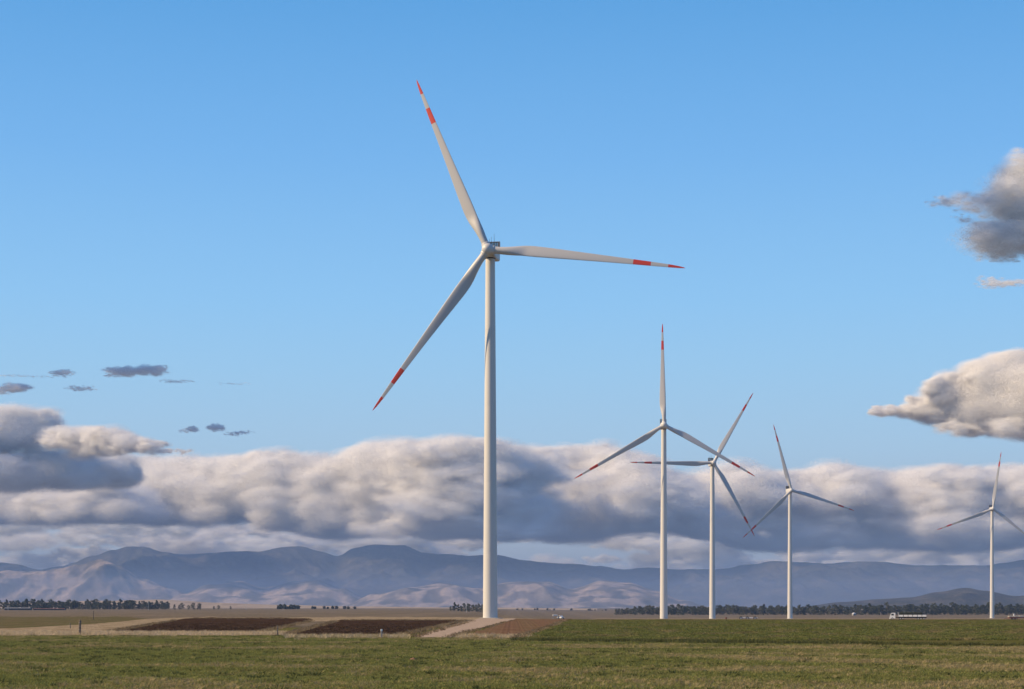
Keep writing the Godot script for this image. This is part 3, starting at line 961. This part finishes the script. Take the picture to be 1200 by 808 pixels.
func build_vehicles() -> void:
	# lorry: white cab at the left, long trailer with white side boards and a dark load
	var p := off(1064.5, 735.0)
	var t := thing("flatbed_truck", p + Vector3(0, 0.04, 0), deg_to_rad(-12.0), "white cab lorry with a long trailer carrying a dark load", "truck")
	var st := begin()
	var side := [Vector2(-7.7, 0.6), Vector2(-7.75, 1.5), Vector2(-7.3, 2.55), Vector2(-6.9, 3.0), Vector2(-5.4, 3.05), Vector2(-5.35, 0.6)]
	var ra := []
	var rb := []
	for v in side:
		ra.append(Vector3(v.x, v.y, 1.2))
		rb.append(Vector3(v.x, v.y, -1.2))
	loft(st, [ra, rb], true, -1)
	var cab := put("cab", done(st), M.white, t)
	st = begin()
	box(st, Vector3(-6.55, 2.25, 1.21), Vector3(1.0, 0.7, 0.05))
	put("side_window", done(st), M.glass, cab)
	st = begin()
	box(st, Vector3(-7.5, 2.05, 0), Vector3(0.08, 0.95, 2.1), 0.0, Basis(Vector3(0, 0, 1), -0.41))
	put("windscreen", done(st), M.glass, cab)
	st = begin()
	box(st, Vector3(-7.72, 0.62, 0), Vector3(0.3, 0.45, 2.3), 0.06)
	put("bumper", done(st), M.white, cab)
	st = begin()
	box(st, Vector3(0.6, 0.95, 0), Vector3(14.2, 0.3, 0.9))
	put("chassis", done(st), M.black, t)
	st = begin()
	box(st, Vector3(1.9, 1.22, 0), Vector3(11.8, 0.22, 2.45))
	put("deck", done(st), M.black, t)
	for k in 6:
		st = begin()
		box(st, Vector3(-2.95 + k * 1.94, 1.75, 1.24), Vector3(1.72, 0.82, 0.07))
		put("side_board", done(st), M.white, t)
		st = begin()
		box(st, Vector3(-2.95 + k * 1.94, 1.75, -1.24), Vector3(1.72, 0.82, 0.07))
		put("side_board", done(st), M.white, t)
	st = begin()
	box(st, Vector3(-4.1, 2.25, 0), Vector3(0.14, 2.0, 2.4), 0.0, Basis(Vector3(0, 0, 1), 0.12))
	put("headboard", done(st), M.white, t)
	for k in 5:
		st = begin()
		box(st, Vector3(-2.65 + k * 1.9, 2.32, 0), Vector3(1.84, 1.9 + 0.12 * (k % 2), 2.2), 0.22)
		put("load_bale", done(st), M.cargo, t)
	for x in [-6.6, -3.3, -2.2, 4.2, 5.4, 6.6]:
		wheel(t, x, 1.05, 0.52, 0.32)
		wheel(t, x, -1.05, 0.52, 0.32)
	# long low trailer at the right edge
	t = thing("farm_trailer", off(1195.0, 730.0) + Vector3(1.8, 0.04, 0), 0.0, "long low rust red trailer with a pale load at the right edge", "trailer")
	st = begin()
	box(st, Vector3(0.0, 0.85, 0), Vector3(13.0, 0.5, 2.4), 0.05)
	put("bed", done(st), M.rust, t)
	for k in 6:
		st = begin()
		box(st, Vector3(-5.5 + k * 2.2, 1.4, 0), Vector3(2.05, 0.5 + 0.12 * (k % 3), 2.2), 0.12)
		put("load_bundle", done(st), M.concrete, t)
	for x in [-4.6, -3.4, 3.0, 4.2]:
		wheel(t, x, 1.0, 0.45, 0.3)
		wheel(t, x, -1.0, 0.45, 0.3)
	st = begin()
	tube(st, [Vector3(-6.4, 0.8, 0), Vector3(-7.6, 0.6, 0), Vector3(-8.3, 0.55, 0)], [0.08, 0.08, 0.08], 6)
	put("drawbar", done(st), M.rust, t)
	st = begin()
	box(st, Vector3(-4.2, 2.1, 0), Vector3(0.5, 0.9, 0.4), 0.08)
	put("crate", done(st), M.white, t)
	# low frame with three big black wheels
	t = thing("wheeled_implement", off(877.5, 900.0) + Vector3(0, 0.05, 0), 0.0, "low pale implement with three big black wheels in a row", "implement")
	st = begin()
	box(st, Vector3(0.0, 0.95, -0.5), Vector3(9.4, 0.55, 0.8), 0.08)
	put("frame", done(st), M.white, t)
	st = begin()
	box(st, Vector3(0.8, 0.35, -0.5), Vector3(10.6, 0.25, 1.4), 0.05)
	put("skid", done(st), M.rust, t)
	for x in [-4.1, -0.7, 3.3]:
		wheel(t, x, 0.2, 0.85, 0.6)
	# small drum
	t = thing("oil_drum", off(851.0, 900.0), 0.0, "small rusty drum left of the black wheeled implement", "drum")
	st = begin()
	lathe(st, [[0.5, -0.02], [0.53, 0.05], [0.5, 0.12], [0.5, 0.58], [0.53, 0.62], [0.5, 0.66], [0.5, 1.15], [0.53, 1.2], [0.45, 1.25]], 20)
	put("body", done(st), M.rust, t)
	st = begin()
	lathe(st, [[0.44, 1.24], [0.44, 1.28], [0.1, 1.29]], 20)
	put("lid", done(st), M.dark, t)
	# pickup and a white topped stand on the brown field
	t = thing("pickup_truck", off(657.0, 900.0) + Vector3(0, 0.05, 0), deg_to_rad(-62.0), "small pale pickup parked on the brown field right of the big turbine", "pickup truck")
	st = begin()
	box(st, Vector3(0, 0.85, 0), Vector3(4.9, 0.65, 1.8), 0.1)
	var body := put("body", done(st), M.white, t)
	st = begin()
	var ca := []
	var cb := []
	for v in [Vector2(-1.2, 1.15), Vector2(-0.6, 1.8), Vector2(0.9, 1.82), Vector2(1.0, 1.15)]:
		ca.append(Vector3(v.x, v.y, 0.82))
		cb.append(Vector3(v.x, v.y, -0.82))
	loft(st, [ca, cb], true, -1)
	put("cab", done(st), M.white, t)
	for z in [-0.84, 0.84]:
		st = begin()
		box(st, Vector3(0.15, 1.48, z), Vector3(1.4, 0.4, 0.04))
		put("window", done(st), M.glass, t)
	st = begin()
	box(st, Vector3(2.46, 0.9, 0.0), Vector3(0.06, 0.4, 1.6))
	put("tailgate", done(st), M.steel, body)
	for x in [-1.5, 1.5]:
		wheel(t, x, 0.8, 0.38, 0.25)
		wheel(t, x, -0.8, 0.38, 0.25)
	t = thing("field_canopy", off(650.5, 900.0), 0.1, "small white topped open stand left of the pale pickup", "stand")
	st = begin()
	box(st, Vector3(0, 2.05, 0), Vector3(2.4, 0.55, 1.8), 0.06)
	put("top", done(st), M.white, t)
	for x in [-1.0, 1.0]:
		for z in [-0.7, 0.7]:
			st = begin()
			box(st, Vector3(x, 0.9, z), Vector3(0.1, 1.9, 0.1))
			put("leg", done(st), M.steel, t)

# ---------------------------------------------------------------- posts and odd things in the grass
func build_posts() -> void:
	for a in [[93.0, 744.5, 1.55, 0.13, "stout weathered fence post in front of the pale track at the left"], [325.0, 745.5, 1.08, 0.075, "thin wooden post between the two ploughed fields"], [82.0, 737.5, 0.8, 0.06, "thin short post just left of the stout fence post"], [109.0, 727.0, 2.2, 0.1, "faint far post above the olive field"]]:
		var p := spot(a[0], a[1])
		var t := thing("fence_post", p, rng.randf() * 3.0, a[4], "post", "fence posts at the left")
		var st := begin()
		var h: float = a[2]
		var r: float = a[3]
		tube(st, [Vector3(0, -0.25, 0), Vector3(0.01, h * 0.3, 0.01), Vector3(0.02, h * 0.7, -0.01), Vector3(0.035, h * 0.97, 0.0), Vector3(0.035, h, 0.0)], [r * 1.08, r, r * 0.94, r * 0.9, r * 0.7], 9)
		put("shaft", done(st), M.wood, t)
		st = begin()
		for k in 3:
			var y := h * (0.35 + 0.24 * k)
			lathe(st, [[r * 1.01, y - 0.01], [r * 1.14, y - 0.006], [r * 1.14, y + 0.006], [r * 1.01, y + 0.01]], 10, Vector3(0.02, 0, 0))
		put("wire_tie", done(st), M.steel, t)
	var p := spot(447.0, 748.5)
	var t := thing("marker_post", p, 0.2, "pale marker post in front of the dark ploughed field", "post")
	var st := begin()
	box(st, Vector3(0, 0.28, 0), Vector3(0.15, 0.75, 0.13), 0.015)
	put("shaft", done(st), mat(0.42, 0.36, 0.3, 0.8), t)
	st = begin()
	box(st, Vector3(0, 0.76, 0), Vector3(0.17, 0.2, 0.15), 0.02)
	put("cap", done(st), M.white, t)
	# red earth mound in the pasture
	t = thing("earth_mound", spot(484.0, 775.0), 0.0, "small reddish earth mound in the pasture below the gravel road", "mound")
	var r := RandomNumberGenerator.new()
	r.seed = 12
	st = begin()
	var rings := []
	for k in 6:
		var ring := []
		var f := k / 5.0
		for e in 14:
			var a := TAU * e / 14
			var rad := 0.19 * cos(f * 1.45) * r.randf_range(0.85, 1.15)
			ring.append(Vector3(cos(a) * rad * 1.35, -0.05 + 0.21 * sin(f * 1.5) * r.randf_range(0.92, 1.08), sin(a) * rad))
		rings.append(ring)
	loft(st, rings, true, 0)
	put("heap", done(st), mat(0.21, 0.11, 0.07, 0.95), t)
	for k in 7:
		st = begin()
		var at := Vector3(r.randf_range(-0.5, 0.5), 0.02, r.randf_range(0.05, 0.4))
		box(st, at, Vector3(0.09, 0.07, 0.08) * r.randf_range(0.7, 1.4), 0.02, Basis(Vector3.UP, r.randf() * 3.0))
		put("clod", done(st), mat(0.25, 0.11, 0.07, 0.95), t)

# ---------------------------------------------------------------- grass
func tuft_mesh(seed_: int, blades: int, tall: float, spread: float, width: float) -> ArrayMesh:
	var r := RandomNumberGenerator.new()
	r.seed = seed_
	var st := begin()
	st.set_smooth_group(-1)
	for k in blades:
		var a := r.randf() * TAU
		var p := Vector3(cos(a), 0, sin(a)) * spread * sqrt(r.randf()) * 0.7
		var lean := Vector3(cos(a), 0, sin(a)) * r.randf_range(0.1, 0.9) * tall + Vector3(r.randfn(), 0, r.randfn()) * tall * 0.25
		var h := tall * r.randf_range(0.45, 1.0)
		var w := Vector3(-sin(a + r.randfn()), 0, cos(a + r.randfn())).normalized() * width * r.randf_range(0.6, 1.2)
		var mid := p + lean * 0.4 + Vector3(0, h * 0.65, 0)
		var tip := p + lean + Vector3(0, h, 0)
		st.add_vertex(p - w); st.add_vertex(mid - w * 0.7); st.add_vertex(p + w)
		st.add_vertex(p + w); st.add_vertex(mid - w * 0.7); st.add_vertex(mid + w * 0.7)
		st.add_vertex(mid - w * 0.7); st.add_vertex(tip); st.add_vertex(mid + w * 0.7)
	return done(st)

func scatter(called: String, label: String, category: String, mesh: Mesh, places: Array, m: Material) -> void:
	var mm := MultiMesh.new()
	mm.transform_format = MultiMesh.TRANSFORM_3D
	mm.use_colors = true
	mm.mesh = mesh
	mm.instance_count = places.size()
	for i in places.size():
		mm.set_instance_transform(i, places[i][0])
		mm.set_instance_color(i, places[i][1])
	var o := MultiMeshInstance3D.new()
	o.name = numbered(called)
	o.multimesh = mm
	o.material_override = m
	add_child(o)
	tag(o, label, category, "", "stuff")

func build_grass() -> void:
	var r := RandomNumberGenerator.new()
	r.seed = 99
	var m := mat(1, 1, 1, 0.8)
	m.vertex_color_use_as_albedo = true
	m.metallic_specular = 0.2
	m.backlight_enabled = true
	m.backlight = lin(0.6, 0.6, 0.6)
	var dry := FastNoiseLite.new()
	dry.seed = 61
	dry.frequency = 0.06
	dry.fractal_octaves = 4
	var places := [[], [], []]
	for k in 95000:
		# even over the field, from 45 m to where the ploughed fields begin
		var d := sqrt(lerpf(45.0 * 45.0, 178.0 * 178.0, r.randf()))
		var px := r.randf_range(-90.0, 1290.0)
		var x := (px - 600.0) / FOC * d
		var row := HORIZON + EYE * FOC / d
		if row < (745.0 if px < 335.0 else 747.2) + r.randf() * 1.2:
			continue
		if px > 610.0 and row < 751.0 + (px - 610.0) * 0.012 + r.randf() * 0.8:
			continue
		var p := Vector3(x, land(x, -d) - 0.02, -d)
		var n := dry.get_noise_2d(x, d) * 0.62 + 0.2 * smoothstep(450.0, 1150.0, px) - 0.05
		var tone := r.randf_range(0.84, 1.2)
		var c := Color(0.2, 0.214, 0.065)
		var which := 0
		var s := r.randf_range(0.6, 1.2)
		if n + r.randfn() * 0.17 > 0.27:
			c = Color(0.34, 0.28, 0.142)
			which = 1
		elif n + r.randfn() * 0.16 > 0.1:
			c = Color(0.26, 0.242, 0.092)
		elif r.randf() < 0.03:
			c = Color(0.08, 0.095, 0.035)
			which = 2
		c = Color(c.r * tone, c.g * tone * r.randf_range(0.94, 1.04), c.b * tone)
		var b := Basis(Vector3.UP, r.randf() * TAU).scaled(Vector3(s * 1.25, s, s * 1.25))
		places[which].append([Transform3D(b, p), c])
	scatter("pasture_grass", "short green grass covering the pasture in front", "grass", tuft_mesh(1, 20, 0.13, 0.3, 0.012), places[0], m)
	scatter("dry_grass", "patches of straw coloured dry grass in the pasture", "grass", tuft_mesh(2, 18, 0.17, 0.28, 0.01), places[1], m)
	scatter("weed_tufts", "scattered dark weed tufts standing out of the pasture", "weeds", tuft_mesh(3, 26, 0.24, 0.3, 0.018), places[2], m)
	var weeds := []
	for k in 1500:
		var px := r.randf_range(600.0, 1250.0)
		var py := 751.2 + (px - 610.0) * 0.011 + r.randfn() * 0.5
		if r.randf() < (px - 700.0) / 600.0:
			continue
		weeds.append([Transform3D(Basis(Vector3.UP, r.randf() * TAU).scaled(Vector3.ONE * r.randf_range(0.7, 1.4)), spot(px, py)), Color(0.1, 0.105, 0.04) * r.randf_range(0.7, 1.4)])
	scatter("edge_weeds", "dark weeds along the near edge of the smooth green field", "weeds", tuft_mesh(5, 22, 0.26, 0.3, 0.02), weeds, m)
	# low growth on the fields farther off
	var clods := []
	for k in 5200:
		var q: Array = [[140.0, 350.0, 727.0, 742.0], [345.0, 540.0, 728.5, 746.5]][k % 2]
		var py := r.randf_range(q[2], q[3])
		var px := r.randf_range(q[0], q[1])
		var f: float = (py - q[2]) / (q[3] - q[2])
		if (k % 2 == 0 and (px < 205.0 - f * 75.0 or px > 366.0 - f * 62.0)) or (k % 2 == 1 and (px < 393.0 - f * 52.0 or px > 541.0 - f * 74.0)):
			continue
		var c := Color(0.06, 0.037, 0.025).lerp(Color(0.15, 0.1, 0.065), pow(r.randf(), 3.0))
		clods.append([Transform3D(Basis(Vector3.UP, r.randf() * TAU).scaled(Vector3.ONE * r.randf_range(0.5, 1.3)), spot(px, py) + Vector3(0, 0.05, 0)), c])
	scatter("soil_clods", "rough brown clods and stubble on the ploughed fields", "clods", tuft_mesh(6, 12, 0.12, 0.5, 0.08), clods, m)
	var crop := []
	for k in 16000:
		var py := r.randf_range(727.6, 752.0)
		var px := r.randf_range(600.0, 1260.0)
		if px < 668.0 - (py - 727.0) * 2.5:
			continue
		var nn := dry.get_noise_2d(px * 0.35, py * 4.0)
		var c := Color(0.155, 0.168, 0.05).lerp(Color(0.22, 0.18, 0.085), clampf(nn * 1.6 + 0.25 * smoothstep(950.0, 1200.0, px), 0.0, 1.0)) * r.randf_range(0.8, 1.2)
		crop.append([Transform3D(Basis(Vector3.UP, r.randf() * TAU).scaled(Vector3(1.6, 1.0, 1.6) * r.randf_range(0.6, 1.2)), spot(px, py) + Vector3(0, 0.06, 0)), c])
	scatter("young_crop", "low green crop growing on the smooth field below the far turbines", "crop", tuft_mesh(7, 20, 0.2, 0.6, 0.03), crop, m)
	# ragged grass along the borders of the fields
	var rim := []
	for line in [[[205, 728], [128, 742]], [[366, 728], [303, 743]], [[393, 729], [336, 745]], [[541, 728.5], [466, 747]], [[556, 728], [486, 748]], [[602, 728], [527, 748]], [[664, 728], [607, 750]], [[225, 725.6], [362, 726.2]], [[400, 727.8], [545, 727.8]]]:
		for k in (110 if line[1][0] in [486, 527] else 300):
			var f := r.randf()
			var px: float = lerpf(line[0][0], line[1][0], f) + r.randfn() * 2.2
			var py: float = lerpf(line[0][1], line[1][1], f) + r.randfn() * 0.25
			var c := Color(0.32, 0.25, 0.155).lerp(Color(0.14, 0.1, 0.055), r.randf())
			rim.append([Transform3D(Basis(Vector3.UP, r.randf() * TAU).scaled(Vector3.ONE * r.randf_range(0.6, 1.5)), spot(px, py) + Vector3(0, 0.05, 0)), c])
	scatter("border_grass", "ragged dry grass along the borders of the fields and the road", "grass", tuft_mesh(8, 18, 0.3, 0.4, 0.02), rim, m)
	# rough dry stalks along the edge of the ploughed land
	var edge := []
	for k in 3600:
		var px := r.randf_range(-60.0, 620.0)
		var py := (743.8 if px < 335.0 else 747.4) + r.randfn() * 0.9
		if (px > 478.0 and px < 535.0) or (px > 335.0 and r.randf() < 0.5):
			continue
		var p := spot(px, py)
		var c := Color(0.62, 0.5, 0.35).lerp(Color(0.26, 0.22, 0.1), r.randf() * (0.6 if px < 340.0 else 1.0))
		edge.append([Transform3D(Basis(Vector3.UP, r.randf() * TAU).scaled(Vector3.ONE * r.randf_range(0.7, 1.5)), p), c])
	scatter("verge_grass", "rough straw coloured grass along the edge of the ploughed fields", "grass", tuft_mesh(4, 18, 0.3, 0.35, 0.016), edge, m)
